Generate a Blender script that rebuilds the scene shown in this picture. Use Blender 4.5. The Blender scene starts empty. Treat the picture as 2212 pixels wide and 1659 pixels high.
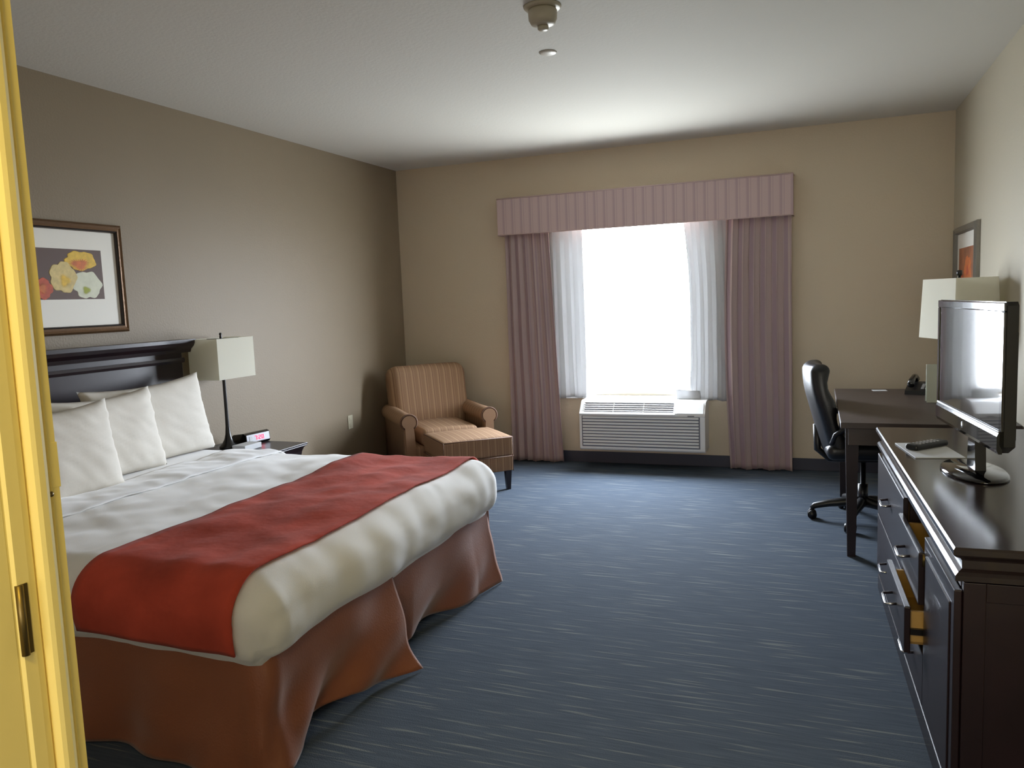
import bpy, bmesh, math, random
from mathutils import Vector, Matrix, noise, Euler
random.seed(7)
PI = math.pi
C = bpy.context.scene.collection
scene = bpy.context.scene

# ---------------------------------------------------------------- camera
def cam_rot(yaw, pitch, roll):
    cy, sy, cp, sp = math.cos(yaw), math.sin(yaw), math.cos(pitch), math.sin(pitch)
    f = Vector((sy * cp, cy * cp, -sp)); r = Vector((cy, -sy, 0)); u = r.cross(f)
    cr, sr = math.cos(roll), math.sin(roll)
    return cr * r + sr * u, -sr * r + cr * u, f
r_, u_, f_ = cam_rot(-.3704, .1057, -.0392)
cd = bpy.data.cameras.new('camera'); cam = bpy.data.objects.new('camera', cd); C.objects.link(cam)
m4 = Matrix(((r_.x, u_.x, -f_.x, 0), (r_.y, u_.y, -f_.y, 0), (r_.z, u_.z, -f_.z, 1.4756), (0, 0, 0, 1)))
cam.matrix_world = m4
cd.sensor_width = 36; cd.lens = 1699.77 / 2212 * 36; cd.clip_start = .02
scene.camera = cam

# ---------------------------------------------------------------- world, lights, exposure
w = bpy.data.worlds.new('world'); scene.world = w; w.use_nodes = True
nt = w.node_tree; nt.nodes.clear()
o = nt.nodes.new('ShaderNodeOutputWorld'); b = nt.nodes.new('ShaderNodeBackground')
tc = nt.nodes.new('ShaderNodeTexCoord'); sx = nt.nodes.new('ShaderNodeSeparateXYZ'); cr = nt.nodes.new('ShaderNodeValToRGB')
nt.links.new(tc.outputs['Generated'], sx.inputs[0]); 
mp = nt.nodes.new('ShaderNodeMapRange'); mp.inputs[1].default_value = -1; mp.inputs[2].default_value = 1
nt.links.new(sx.outputs[2], mp.inputs[0]); nt.links.new(mp.outputs[0], cr.inputs[0])
cr.color_ramp.elements[0].position = .40; cr.color_ramp.elements[0].color = (.36, .38, .38, 1)
cr.color_ramp.elements[1].position = .56; cr.color_ramp.elements[1].color = (.86, .95, 1.08, 1)
nt.links.new(cr.outputs[0], b.inputs[0]); b.inputs[1].default_value = 62
nt.links.new(b.outputs[0], o.inputs[0])
w.cycles.sampling_method = 'MANUAL'; w.cycles.sample_map_resolution = 256
pl = bpy.data.lights.new('window_portal', 'AREA'); pl.shape = 'RECTANGLE'; pl.size = 1.6; pl.size_y = 1.6
pl.cycles.is_portal = True
po = bpy.data.objects.new('window_portal', pl); C.objects.link(po); po.location = (-1.45, 6.90, 1.36); po.rotation_euler = (-PI / 2, 0, 0)
# ceiling lamp of the entry where the camera stands (warm)
ll = bpy.data.lights.new('entry_ceiling_lamp', 'AREA'); ll.shape = 'DISK'; ll.size = .3; ll.energy = 19; ll.color = (1, .76, .14)
lo = bpy.data.objects.new('entry_ceiling_lamp', ll); C.objects.link(lo); lo.location = (-.35, -.35, 2.42)
# neutral fill light added in the unseen sitting room to brighten the bedroom
dl_ = bpy.data.lights.new('sitting_room_fill', 'AREA'); dl_.shape = 'RECTANGLE'; dl_.size = 1.9; dl_.size_y = 1.5; dl_.energy = 42; dl_.color = (1, .98, .93)
do = bpy.data.objects.new('sitting_room_fill', dl_); C.objects.link(do); do.location = (-.15, -2.05, 1.5); do.rotation_euler = (PI / 2, 0, 0)
scene.view_settings.view_transform = 'Standard'; scene.view_settings.look = 'None'
scene.view_settings.exposure = 0.08; scene.view_settings.gamma = 1; scene.view_settings.use_curve_mapping = False
scene.cycles.max_bounces = 14; scene.cycles.diffuse_bounces = 12; scene.cycles.glossy_bounces = 4
scene.cycles.transmission_bounces = 4; scene.cycles.transparent_max_bounces = 12
scene.cycles.sample_clamp_indirect = 6; scene.cycles.use_denoising = True
scene.cycles.caustics_reflective = False; scene.cycles.caustics_refractive = False

# ---------------------------------------------------------------- materials
def lin(c):
    return tuple(((x / 255) / 12.92 if x / 255 <= .04045 else ((x / 255 + .055) / 1.055) ** 2.4) for x in c) + (1,)
MATS = {}
def mat(name, rgb, rough=.6, metal=0, spec=.5, bump=None, emis=None, trans=0, coat=0, sheen=0, vary=None):
    """bump=(scale, strength, dist); vary=(scale, amount) colour mottling"""
    m = bpy.data.materials.new(name); m.use_nodes = True; n = m.node_tree; p = n.nodes['Principled BSDF']
    col = lin(rgb)
    p.inputs['Base Color'].default_value = col; p.inputs['Roughness'].default_value = rough
    p.inputs['Metallic'].default_value = metal; p.inputs['Specular IOR Level'].default_value = spec
    p.inputs['Coat Weight'].default_value = coat; p.inputs['Sheen Weight'].default_value = sheen
    co = n.nodes.new('ShaderNodeTexCoord')
    if vary:
        t = n.nodes.new('ShaderNodeTexNoise'); t.inputs['Scale'].default_value = vary[0]; t.inputs['Detail'].default_value = 4
        n.links.new(co.outputs['Object'], t.inputs['Vector'])
        r = n.nodes.new('ShaderNodeValToRGB'); a = vary[1]
        r.color_ramp.elements[0].position = .3; r.color_ramp.elements[1].position = .7
        r.color_ramp.elements[0].color = tuple(x * (1 - a) for x in col[:3]) + (1,)
        r.color_ramp.elements[1].color = tuple(min(1, x * (1 + a)) for x in col[:3]) + (1,)
        n.links.new(t.outputs[0], r.inputs[0]); n.links.new(r.outputs[0], p.inputs['Base Color'])
    if bump:
        t = n.nodes.new('ShaderNodeTexNoise'); t.inputs['Scale'].default_value = bump[0]; t.inputs['Detail'].default_value = 3
        n.links.new(co.outputs['Object'], t.inputs['Vector'])
        bn = n.nodes.new('ShaderNodeBump'); bn.inputs['Strength'].default_value = bump[1]; bn.inputs['Distance'].default_value = bump[2]
        n.links.new(t.outputs[0], bn.inputs['Height']); n.links.new(bn.outputs[0], p.inputs['Normal'])
    if emis:
        p.inputs['Emission Color'].default_value = lin(emis[0]); p.inputs['Emission Strength'].default_value = emis[1]
    if trans:
        p.inputs['Transmission Weight'].default_value = trans
    MATS[name] = m
    return m
def stripe_mat(name, c1, c2, freq, rough=.8, c3=None, trans=0, soft=.5):
    """stripes along the UV u direction (u in metres across the cloth)"""
    m = mat(name, c1, rough, spec=.2, bump=(300, .25, .002)); n = m.node_tree; p = n.nodes['Principled BSDF']
    uv = n.nodes.new('ShaderNodeUVMap'); s = n.nodes.new('ShaderNodeSeparateXYZ'); n.links.new(uv.outputs[0], s.inputs[0])
    mu = n.nodes.new('ShaderNodeMath'); mu.operation = 'MULTIPLY'; mu.inputs[1].default_value = freq
    fr = n.nodes.new('ShaderNodeMath'); fr.operation = 'FRACT'
    n.links.new(s.outputs[0], mu.inputs[0]); n.links.new(mu.outputs[0], fr.inputs[0])
    r = n.nodes.new('ShaderNodeValToRGB'); e = r.color_ramp.elements
    e[0].position = 0; e[0].color = lin(c1); e[1].position = 1; e[1].color = lin(c1)
    for pos, c in ((.22, c1), (.22 + .18 * soft, c2), (.5, c2), (.5 + .1 * soft, c3 or c1), (.66, c1), (.7, c2), (.78, c1)):
        q = e.new(min(.99, pos)); q.color = lin(c)
    n.links.new(fr.outputs[0], r.inputs[0]); n.links.new(r.outputs[0], p.inputs['Base Color'])
    if trans:
        add_translucent(m, trans, r.outputs[0])
    return m
def add_translucent(m, f, colsock=None):
    n = m.node_tree; p = n.nodes['Principled BSDF']; out = [x for x in n.nodes if x.type == 'OUTPUT_MATERIAL'][0]
    t = n.nodes.new('ShaderNodeBsdfTranslucent'); mx = n.nodes.new('ShaderNodeMixShader'); mx.inputs[0].default_value = f
    if colsock: n.links.new(colsock, t.inputs[0])
    else: t.inputs[0].default_value = p.inputs['Base Color'].default_value
    n.links.new(p.outputs[0], mx.inputs[1]); n.links.new(t.outputs[0], mx.inputs[2]); n.links.new(mx.outputs[0], out.inputs[0])

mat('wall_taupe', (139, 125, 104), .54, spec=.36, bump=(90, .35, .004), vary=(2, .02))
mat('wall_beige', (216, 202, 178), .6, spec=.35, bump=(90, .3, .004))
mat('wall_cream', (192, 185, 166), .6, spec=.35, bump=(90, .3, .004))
mat('ceiling_white', (214, 212, 205), .8, spec=.2, bump=(60, .3, .004))
mat('baseboard_vinyl', (62, 64, 78), .5)
mat('jamb_paint', (232, 214, 140), .65, bump=(14, .1, .01))
mat('dark_wood', (32, 18, 22), .34, coat=.1, bump=(40, .06, .002), vary=(6, .2))
mat('desk_wood', (62, 50, 45), .45, bump=(60, .1, .002), vary=(9, .15))
mat('top_wood', (38, 26, 25), .19, spec=.6, bump=(60, .05, .001), vary=(7, .12))
mat('edge_lacquer', (34, 23, 24), .26, spec=.7, coat=.2)
mat('drawer_birch', (190, 150, 85), .5, vary=(14, .12))
mat('chrome', (215, 215, 218), .15, metal=1)
mat('brass_old', (120, 102, 62), .4, metal=.9)
mat('comforter_cloth', (236, 235, 232), .85, spec=.15, bump=(260, .15, .002), sheen=.5)
mat('sheet_cloth', (236, 236, 236), .85, spec=.15, bump=(260, .1, .002), sheen=.5)
mat('pillow_cloth', (222, 217, 207), .85, spec=.15, bump=(14, .12, .02))
mat('runner_suede', (180, 72, 54), .85, spec=.15, bump=(9, .25, .02), sheen=.06, vary=(5, .22))
mat('skirt_satin', (146, 86, 56), .42, spec=.6, bump=(150, .3, .003), sheen=.3)
mat('linen_shade', (240, 238, 226), .9, spec=.1, bump=(400, .2, .001)); add_translucent(MATS['linen_shade'], .42)
mat('black_metal', (20, 19, 20), .3, spec=.6)
mat('black_plastic', (16, 16, 18), .4)
mat('black_gloss', (8, 8, 10), .08, coat=.6)
mat('tv_screen', (14, 17, 20), .07, spec=1.0, coat=1.0)
mat('silver_plastic', (185, 186, 192), .3, metal=.3)
mat('ptac_white', (238, 238, 236), .45)
mat('ptac_dark', (120, 121, 130), .6)
mat('frame_gold', (112, 84, 58), .35, metal=.45, bump=(80, .3, .004))
mat('frame_dark', (40, 28, 20), .4)
mat('frame_silver', (130, 126, 118), .35, metal=.6, bump=(90, .5, .004))
mat('mat_board', (242, 240, 232), .8)
mat('print_brown', (92, 70, 62), .6)
mat('print_rust', (160, 100, 66), .6, vary=(9, .3))
mat('petal_yellow', (226, 186, 62), .6, vary=(40, .15))
mat('petal_orange', (206, 112, 52), .6, vary=(40, .2))
mat('petal_cream', (214, 192, 128), .6, vary=(40, .15))
mat('petal_white', (216, 218, 196), .6, vary=(30, .08))
mat('petal_green', (160, 168, 50), .6)
mat('petal_red', (186, 80, 48), .6, vary=(40, .2))
mat('leather_black', (15, 16, 20), .38, spec=.6, bump=(120, .2, .002))
mat('outlet_plastic', (190, 184, 160), .5)
mat('white_plastic', (205, 200, 188), .4)
mat('detector_plastic', (178, 170, 150), .4)
mat('paper_white', (210, 212, 214), .7)
mat('card_pale', (186, 190, 176), .7)
mat('red_led', (255, 20, 70), .4, emis=((255, 30, 80), 2.2))
mat('window_vinyl', (225, 226, 226), .4)
mat('cable_red', (120, 40, 32), .6)
mat('chair_piping', (112, 84, 66), .7)
stripe_mat('chair_stripe', (150, 120, 94), (168, 138, 108), 17, .75, c3=(128, 98, 80))
stripe_mat('valance_stripe', (208, 186, 184), (190, 166, 170), 12, .8, c3=(208, 188, 184), soft=1)
stripe_mat('drape_stripe', (196, 176, 174), (178, 156, 162), 9, .8, c3=(204, 186, 178), trans=.16)
mat('liner_cloth', (196, 196, 196), .9, spec=.1); add_translucent(MATS['liner_cloth'], .22)
# glass
g = bpy.data.materials.new('glass'); g.use_nodes = True; n = g.node_tree; n.nodes.clear()
oo = n.nodes.new('ShaderNodeOutputMaterial'); tr = n.nodes.new('ShaderNodeBsdfTransparent'); gl = n.nodes.new('ShaderNodeBsdfGlossy'); gl.inputs['Roughness'].default_value = .02
mx = n.nodes.new('ShaderNodeMixShader'); mx.inputs[0].default_value = .06
n.links.new(tr.outputs[0], mx.inputs[1]); n.links.new(gl.outputs[0], mx.inputs[2]); n.links.new(mx.outputs[0], oo.inputs[0]); MATS['glass'] = g
# carpet: loop pile with broken pale dashes running along X
m = mat('carpet', (78, 88, 100), .95, spec=.1); n = m.node_tree; p = n.nodes['Principled BSDF']
co = n.nodes.new('ShaderNodeTexCoord')
def mapped(sc, loc=(0, 0, 0)):
    mpn = n.nodes.new('ShaderNodeMapping'); mpn.inputs['Scale'].default_value = sc; mpn.inputs['Location'].default_value = loc
    n.links.new(co.outputs['Object'], mpn.inputs[0]); return mpn
def nz(vec, sc, det=2):
    t = n.nodes.new('ShaderNodeTexNoise'); t.inputs['Scale'].default_value = sc; t.inputs['Detail'].default_value = det
    n.links.new(vec.outputs[0], t.inputs['Vector']); return t
dash = nz(mapped((3.2, 75, 1)), 1, 1.5); dash2 = nz(mapped((5, 110, 1), (7, 3, 0)), 1, 1); fine = nz(mapped((1, 1, 1)), 230, 2)
def ramp(sock, a, b_, c0, c1):
    r = n.nodes.new('ShaderNodeValToRGB'); r.color_ramp.elements[0].position = a; r.color_ramp.elements[1].position = b_
    r.color_ramp.elements[0].color = c0; r.color_ramp.elements[1].color = c1; n.links.new(sock, r.inputs[0]); return r
basec = ramp(dash2.outputs[0], .2, .8, lin((64, 73, 85)), lin((82, 92, 104)))
dm = ramp(dash.outputs[0], .60, .70, (0, 0, 0, 1), (1, 1, 1, 1))
mixn = n.nodes.new('ShaderNodeMix'); mixn.data_type = 'RGBA'
mul = n.nodes.new('ShaderNodeMath'); mul.operation = 'MULTIPLY'; mul.inputs[1].default_value = .75; n.links.new(dm.outputs[0], mul.inputs[0])
n.links.new(mul.outputs[0], mixn.inputs['Factor']); n.links.new(basec.outputs[0], mixn.inputs['A']); mixn.inputs['B'].default_value = lin((122, 127, 126))
n.links.new(mixn.outputs['Result'], p.inputs['Base Color'])
ad = n.nodes.new('ShaderNodeMath'); ad.operation = 'MULTIPLY_ADD'; ad.inputs[1].default_value = .25; n.links.new(dash2.outputs[0], ad.inputs[0]); n.links.new(fine.outputs[0], ad.inputs[2])
bn = n.nodes.new('ShaderNodeBump'); bn.inputs['Strength'].default_value = .5; bn.inputs['Distance'].default_value = .004
n.links.new(ad.outputs[0], bn.inputs['Height']); n.links.new(bn.outputs[0], p.inputs['Normal'])

# ---------------------------------------------------------------- mesh helpers
class M:
    """collects shapes, then links them as ONE mesh object"""
    def __init__(s): s.v = []; s.f = []; s.uv = []; s.mi = []; s.sm = []; s.cur = 0
    def add(s, vs, fs, uvs=None, smooth=False, T=None):
        o = len(s.v); s.v += [tuple(T @ Vector(v)) if T else tuple(v) for v in vs]
        for i, f in enumerate(fs):
            s.f.append([a + o for a in f]); s.sm.append(smooth); s.mi.append(s.cur)
            s.uv.append([uvs[a] for a in f] if uvs else None)
        return s
    def box(s, lo, hi, bev=0, seg=2, T=None, smooth=False):
        bm = bmesh.new(); bmesh.ops.create_cube(bm, size=1)
        for v in bm.verts:
            v.co = Vector([(lo[i] + hi[i]) / 2 + v.co[i] * (hi[i] - lo[i]) for i in range(3)])
        if bev: bmesh.ops.bevel(bm, geom=bm.edges[:], offset=bev, segments=seg, profile=.5, affect='EDGES')
        bm.verts.index_update()
        s.add([v.co[:] for v in bm.verts], [[v.index for v in f.verts] for f in bm.faces], T=T, smooth=smooth); bm.free(); return s
    def tube(s, pts, rad, n=12, T=None, cap=True):
        pts = [Vector(p) for p in pts]; rads = rad if isinstance(rad, (list, tuple)) else [rad] * len(pts)
        vs = []; fs = []; ref = None
        for i, p in enumerate(pts):
            d = (pts[min(i + 1, len(pts) - 1)] - pts[max(i - 1, 0)]).normalized()
            if ref is None: ref = d.orthogonal().normalized()
            ref = (ref - d * ref.dot(d)).normalized(); q = d.cross(ref)
            for k in range(n):
                a = 2 * PI * k / n; vs.append(p + (ref * math.cos(a) + q * math.sin(a)) * rads[i])
        for i in range(len(pts) - 1):
            for k in range(n): fs.append([i * n + k, i * n + (k + 1) % n, (i + 1) * n + (k + 1) % n, (i + 1) * n + k])
        if cap: fs += [list(range(n))[::-1], list(range((len(pts) - 1) * n, len(pts) * n))]
        return s.add(vs, fs, smooth=True, T=T)
    def lathe(s, prof, n=32, T=None, sq=False):
        """profile (r,z) from bottom to top; sq makes a square section"""
        vs = []; fs = []
        for r, z in prof:
            for k in range(n):
                a = 2 * PI * (k + .5) / n
                if sq:
                    c, q = math.cos(a), math.sin(a); t = r / max(abs(c), abs(q)); vs.append((c * t, q * t, z))
                else: vs.append((math.cos(a) * r, math.sin(a) * r, z))
        for i in range(len(prof) - 1):
            for k in range(n): fs.append([i * n + k, i * n + (k + 1) % n, (i + 1) * n + (k + 1) % n, (i + 1) * n + k])
        fs += [list(range(n))[::-1], list(range((len(prof) - 1) * n, len(prof) * n))]
        return s.add(vs, fs, smooth=not sq, T=T)
    def prism(s, poly, a0, a1, axis, T=None, smooth=False):
        """2D polygon extruded along axis; poly coords go to the other two axes in order"""
        n_ = len(poly); vs = []
        for a in (a0, a1):
            for (p, q) in poly:
                v = [p, q]; v.insert(axis, a); vs.append(v)
        fs = [[i, (i + 1) % n_, (i + 1) % n_ + n_, i + n_] for i in range(n_)] + [list(range(n_))[::-1], list(range(n_, 2 * n_))]
        return s.add(vs, fs, T=T, smooth=smooth)
    def build(s, name, mats, parent=None, T=None, nosmooth=False):
        me = bpy.data.meshes.new(name); me.from_pydata(s.v, [], s.f)
        if any(u is not None for u in s.uv):
            l = me.uv_layers.new(name='UVMap'); i = 0
            for u in s.uv:
                for q in (u or [(0, 0)] * 0): l.data[i].uv = q; i += 1
        me.polygons.foreach_set('use_smooth', s.sm); me.polygons.foreach_set('material_index', s.mi)
        for mm in (mats if isinstance(mats, (list, tuple)) else [mats]): me.materials.append(MATS[mm])
        bm = bmesh.new(); bm.from_mesh(me); bmesh.ops.recalc_face_normals(bm, faces=bm.faces[:]); bm.to_mesh(me); bm.free()
        ob = bpy.data.objects.new(name, me); C.objects.link(ob)
        if parent is not None: ob.parent = parent
        return ob
def grid(fn, nu, nv, uvfn=None):
    vs = [fn(i / nu, j / nv) for j in range(nv + 1) for i in range(nu + 1)]
    uv = [uvfn(i / nu, j / nv) for j in range(nv + 1) for i in range(nu + 1)] if uvfn else None
    fs = [[j * (nu + 1) + i, j * (nu + 1) + i + 1, (j + 1) * (nu + 1) + i + 1, (j + 1) * (nu + 1) + i] for j in range(nv) for i in range(nu)]
    return vs, fs, uv
def rbox(lo, hi, r, n=(12, 12, 6), disp=None, uvax=None, dropbottom=False):
    """soft box: dense faces pulled onto a rounded box; disp(p, nrm) gives an offset along the normal"""
    lo = Vector(lo); hi = Vector(hi); bm = bmesh.new(); cache = {}
    ilo = lo + Vector((r, r, r)); ihi = hi - Vector((r, r, r))
    def vert(p):
        k = (round(p[0], 5), round(p[1], 5), round(p[2], 5))
        if k in cache: return cache[k]
        P = Vector(p); q = Vector([min(max(P[i], ilo[i]), ihi[i]) for i in range(3)]); d = P - q
        nr = d.normalized() if d.length > 1e-6 else Vector((0, 0, 1))
        P2 = q + nr * r if d.length > 1e-6 else P
        if disp: P2 = P2 + nr * disp(P2, nr)
        v = bm.verts.new(P2); cache[k] = v; return v
    def coords(a, cnt):
        L, H = lo[a], hi[a]; base = [L + (H - L) * i / cnt for i in range(cnt + 1)]
        ext = [L + r * t for t in (.25, .5, .75, 1)] + [H - r * t for t in (.25, .5, .75, 1)]
        out = sorted(set(round(x, 5) for x in base + ext)); res = [out[0]]
        for x in out[1:]:
            if x - res[-1] > .1 * r or x == out[-1]: res.append(x)
        return res
    cs = [coords(a, n[a]) for a in range(3)]
    for a in range(3):
        b1, b2 = [x for x in range(3) if x != a]
        for end in (0, 1):
            if dropbottom and a == 2 and end == 0: continue
            for i in range(len(cs[b1]) - 1):
                for j in range(len(cs[b2]) - 1):
                    q = []
                    for (x, y) in ((i, j), (i + 1, j), (i + 1, j + 1), (i, j + 1)):
                        p = [0, 0, 0]; p[a] = (lo, hi)[end][a]; p[b1] = cs[b1][x]; p[b2] = cs[b2][y]; q.append(vert(p))
                    try: bm.faces.new(q)
                    except ValueError: pass
    bm.verts.index_update()
    vs = [v.co.copy() for v in bm.verts]; fs = [[v.index for v in f.verts] for f in bm.faces]; bm.free()
    uv = None
    if uvax: uv = [uvax(v) for v in vs]
    return vs, fs, uv
def soft(name, m_, parent, lo, hi, r, n=(12, 12, 6), disp=None, uvax=None, dropbottom=False, T=None):
    mm = M(); vs, fs, uv = rbox(lo, hi, r, n, disp, uvax, dropbottom); mm.add(vs, fs, uv, True, T); return mm.build(name, m_, parent)
def thing(name, label, cat, loc=(0, 0, 0), rz=0, group=None):
    o = bpy.data.objects.new(name, None); C.objects.link(o); o.location = loc; o.rotation_euler = (0, 0, rz); o.empty_display_size = .1
    o['label'] = label; o['category'] = cat
    if group: o['group'] = group
    return o
def tag(o, label, cat, group=None):
    o['label'] = label; o['category'] = cat
    if group: o['group'] = group
    return o
def struct(name, mm, m_, parent=None):
    o = mm.build(name, m_, parent); o['kind'] = 'structure'; return o
def bx(lo, hi, bev=0): return M().box(lo, hi, bev)
N = noise.noise

# ---------------------------------------------------------------- room shell
L, R, D, H = -3.724, .96, 6.76, 2.74
WX0, WX1, WZ0, WZ1 = -2.14, -.80, .60, 2.13
struct('floor', bx((L - .1, -2.2, -.1), (R + .1, D + .25, 0)), 'carpet')
struct('ceiling', bx((L - .1, -2.2, H), (R + .1, D + .25, H + .1)), 'ceiling_white')
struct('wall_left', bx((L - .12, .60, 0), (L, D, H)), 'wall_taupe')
struct('wall_right', bx((R, .60, 0), (R + .12, D + .2, H)), 'wall_cream')
wb = M(); wb.box((L - .12, D, 0), (WX0, D + .2, H)); wb.box((WX1, D, 0), (R, D + .2, H)); wb.box((WX0, D, 0), (WX1, D + .2, WZ0)); wb.box((WX0, D, WZ1), (WX1, D + .2, H))
struct('wall_back', wb, 'wall_beige')
wf = M(); wf.box((L - .12, .60, 0), (-.92, .70, H)); wf.box((.85, .60, 0), (R, .70, H)); wf.box((-.92, .60, 2.1), (.85, .70, H))
struct('wall_front', wf, 'wall_beige')
en = M(); en.box((-1.35, -2.2, 0), (-1.25, .60, H)); en.box((R, -2.2, 0), (R + .12, .60, H)); en.box((-1.25, -2.2, 0), (R, -2.1, H))
struct('wall_entry', en, 'wall_cream')
bb = lambda a, b_: bx(a, b_, .004)
struct('baseboard_left', bb((L, .70, 0), (L + .012, D, .1)), 'baseboard_vinyl')
struct('baseboard_back', bb((L + .012, D - .012, 0), (R - .012, D, .1)), 'baseboard_vinyl')
struct('baseboard_right', bb((R - .012, .70, 0), (R, D, .1)), 'baseboard_vinyl')
# door jamb (profile in plan, extruded up) and the open door leaf
jx = -.9
prof = [(-.92, .60), (jx - .004, .60), (jx - .004, .637), (jx, .640), (jx, .656), (jx - .0015, .665), (jx - .006, .667), (jx - .002, .669),
        (jx + .008, .671), (jx + .010, .676), (jx + .010, .684), (jx + .007, .690), (jx, .693), (jx - .004, .697), (jx, .699), (jx, .7095), (jx - .003, .7115), (-.92, .7115)]
j = M().prism(prof, 0, 2.1, 2); ja = struct('trim_1', j, 'jamb_paint')
st = M().box((jx - .001, .7005, 1.262), (jx + .0003, .7118, 1.320), .0004); sp = st.build('strike_plate', 'jamb_paint', ja)
sw = M().lathe([(.0, 0), (.0035, .0002), (.003, .0012), (0, .0015)], 12, T=Matrix.Translation((jx - .0005, .6975, 1.255)) @ Matrix.Rotation(PI / 2, 4, 'Y')); sw.build('screw', 'brass_old', ja)
struct('trim_2', bx((.83, .6, 0), (.85, .7065, 2.1), .002), 'jamb_paint')
struct('trim_3', bx((-.92, .6, 2.08), (.85, .7065, 2.1), .002), 'jamb_paint')
dl = struct('door_1', bx((jx - .040, -.20, .012), (jx - .0035, .636, 2.07), .002), 'jamb_paint')
hg = M(); hg.tube([(jx + .001, .6415, 1.068), (jx + .001, .6415, 1.156)], .0048, 12); hg.box((jx - .004, .6405, 1.068), (jx + .0012, .6525, 1.156), .0004); hg.build('hinge', 'brass_old', dl)

# window: frame, glass
wn = M()
for a, b_ in (((WX0, D + .07, WZ0), (WX0 + .05, D + .15, WZ1)), ((WX1 - .05, D + .07, WZ0), (WX1, D + .15, WZ1)),
              ((WX0 + .05, D + .07, WZ0), (WX1 - .05, D + .15, WZ0 + .05)), ((WX0 + .05, D + .07, WZ1 - .05), (WX1 - .05, D + .15, WZ1))): wn.box(a, b_, .004)
win = struct('window_1', wn, 'window_vinyl')
bx((WX0 + .05, D + .108, WZ0 + .05), (WX1 - .05, D + .112, WZ1 - .05)).build('pane', 'glass', win)
bx((WX0 - .02, D - .025, WZ0 - .02), (WX1 + .02, D + .07, WZ0 - .001), .004).build('sill', 'window_vinyl', win)

# ---------------------------------------------------------------- valance, drapes
t = thing('valance', 'long box valance in mauve striped fabric above the window', 'valance', (-1.405, 6.68, 2.06))
VX0, VX1, VY = -2.648, -.165, 6.615
v = M(); zz0, zz1 = 2.055, 2.368
path = [(VX0, D - .002), (VX0, VY), (VX1, VY), (VX1, D - .002)]
cum = 0
for (x0, y0), (x1, y1) in zip(path, path[1:]):
    ln = math.hypot(x1 - x0, y1 - y0); k = max(2, int(ln / .05))
    vs, fs, uv = grid(lambda a, c: (x0 + (x1 - x0) * a, y0 + (y1 - y0) * a, zz0 + (zz1 - zz0) * c), k, 4, lambda a, c: (cum + ln * a, c)); v.add(vs, fs, uv)
    q = (0, .012) if y0 == y1 else ((.012 if x0 < -1 else -.012), 0)
    vs, fs, uv = grid(lambda a, c: (x0 + (x1 - x0) * a + q[0], y0 + (y1 - y0) * a + q[1], zz0 + (zz1 - zz0) * c), k, 4, lambda a, c: (cum + ln * a, c)); v.add(vs, fs, uv)
    vs, fs, uv = grid(lambda a, c: (x0 + (x1 - x0) * a + q[0] * c, y0 + (y1 - y0) * a + q[1] * c, zz0), k, 1, lambda a, c: (cum + ln * a, c)); v.add(vs, fs, uv)
    cum += ln
vo = v.build('face_fabric', 'valance_stripe', t); vo.matrix_parent_inverse = Matrix.Translation(-t.location)
pb = bx((VX0 + .002, VY + .002, 2.368), (VX1 - .002, D, 2.376), .002).build('top_board', 'valance_stripe', t); pb.matrix_parent_inverse = Matrix.Translation(-t.location)
pp = M().tube([(VX0, D - .01, 2.372), (VX0, VY, 2.372), (VX1, VY, 2.372), (VX1, D - .01, 2.372)], .006, 8); pp.tube([(VX0, D - .01, 2.056), (VX0, VY, 2.056), (VX1, VY, 2.056), (VX1, D - .01, 2.056)], .005, 8)
pq = pp.build('piping', 'valance_stripe', t); pq.matrix_parent_inverse = Matrix.Translation(-t.location)

def drape(name, xt0, xt1, xb0, xb1, y, z0, z1, folds, amp, m_, label, cat, group, seed=0, width=None, mid=None):
    random.seed(seed); ph = [random.uniform(-.7, .7) for _ in range(40)]; am = [random.uniform(.55, 1.1) for _ in range(40)]
    nu = folds * 14; nv = 44; W_ = width or (xb1 - xb0) * 1.6
    def f(a, c):
        zc = z1 + (z0 - z1) * c
        k = a * folds; i = int(k) % 40; fr = k - int(k)
        A = am[i] * (1 - fr) + am[(i + 1) % 40] * fr
        P = ph[i] * (1 - fr) + ph[(i + 1) % 40] * fr
        x0 = xt0 + (xb0 - xt0) * c; x1 = xt1 + (xb1 - xt1) * c
        if mid: s_ = math.sin(PI * c) ** 1; x0 += mid[0] * s_; x1 += mid[1] * s_
        s = 2 * PI * k + P
        yy = y + amp * A * (.55 + .45 * c) * math.sin(s) + .006 * N(Vector((a * 5, c * 3, seed)))
        xx = x0 + (x1 - x0) * a + amp * .45 * math.sin(2 * s) * (.5 + .5 * c) + .012 * N(Vector((a * 2, c * 2.5, seed + 9))) * c
        return (xx, yy, zc + .006 * math.sin(s * .5 + seed) * c)
    mm = M(); vs, fs, uv = grid(f, nu, nv, lambda a, c: (a * W_, c)); mm.add(vs, fs, uv, True)
    ob = mm.build(name, m_)
    so = ob.modifiers.new('s', 'SOLIDIFY'); so.thickness = .002
    return tag(ob, label, cat, group)
drape('drape', -2.60, -2.185, -2.60, -2.105, 6.672, .012, 2.10, 6, .026, 'drape_stripe', 'mauve striped floor-length drape beside the armchair', 'curtain', 'striped drapes', 3, .62)
drape('drape', -.68, -.172, -.665, -.165, 6.672, .012, 2.10, 6, .026, 'drape_stripe', 'mauve striped floor-length drape on the desk side of the window', 'curtain', 'striped drapes', 5, .66, mid=(-.03, 0))
drape('curtain_liner', -2.20, -1.895, -2.19, -1.885, 6.722, .590, 2.10, 4, .014, 'liner_cloth', 'pale grey curtain liner left of the window glass, ending above the air conditioner', 'curtain', 'grey curtain liners', 8)
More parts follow.
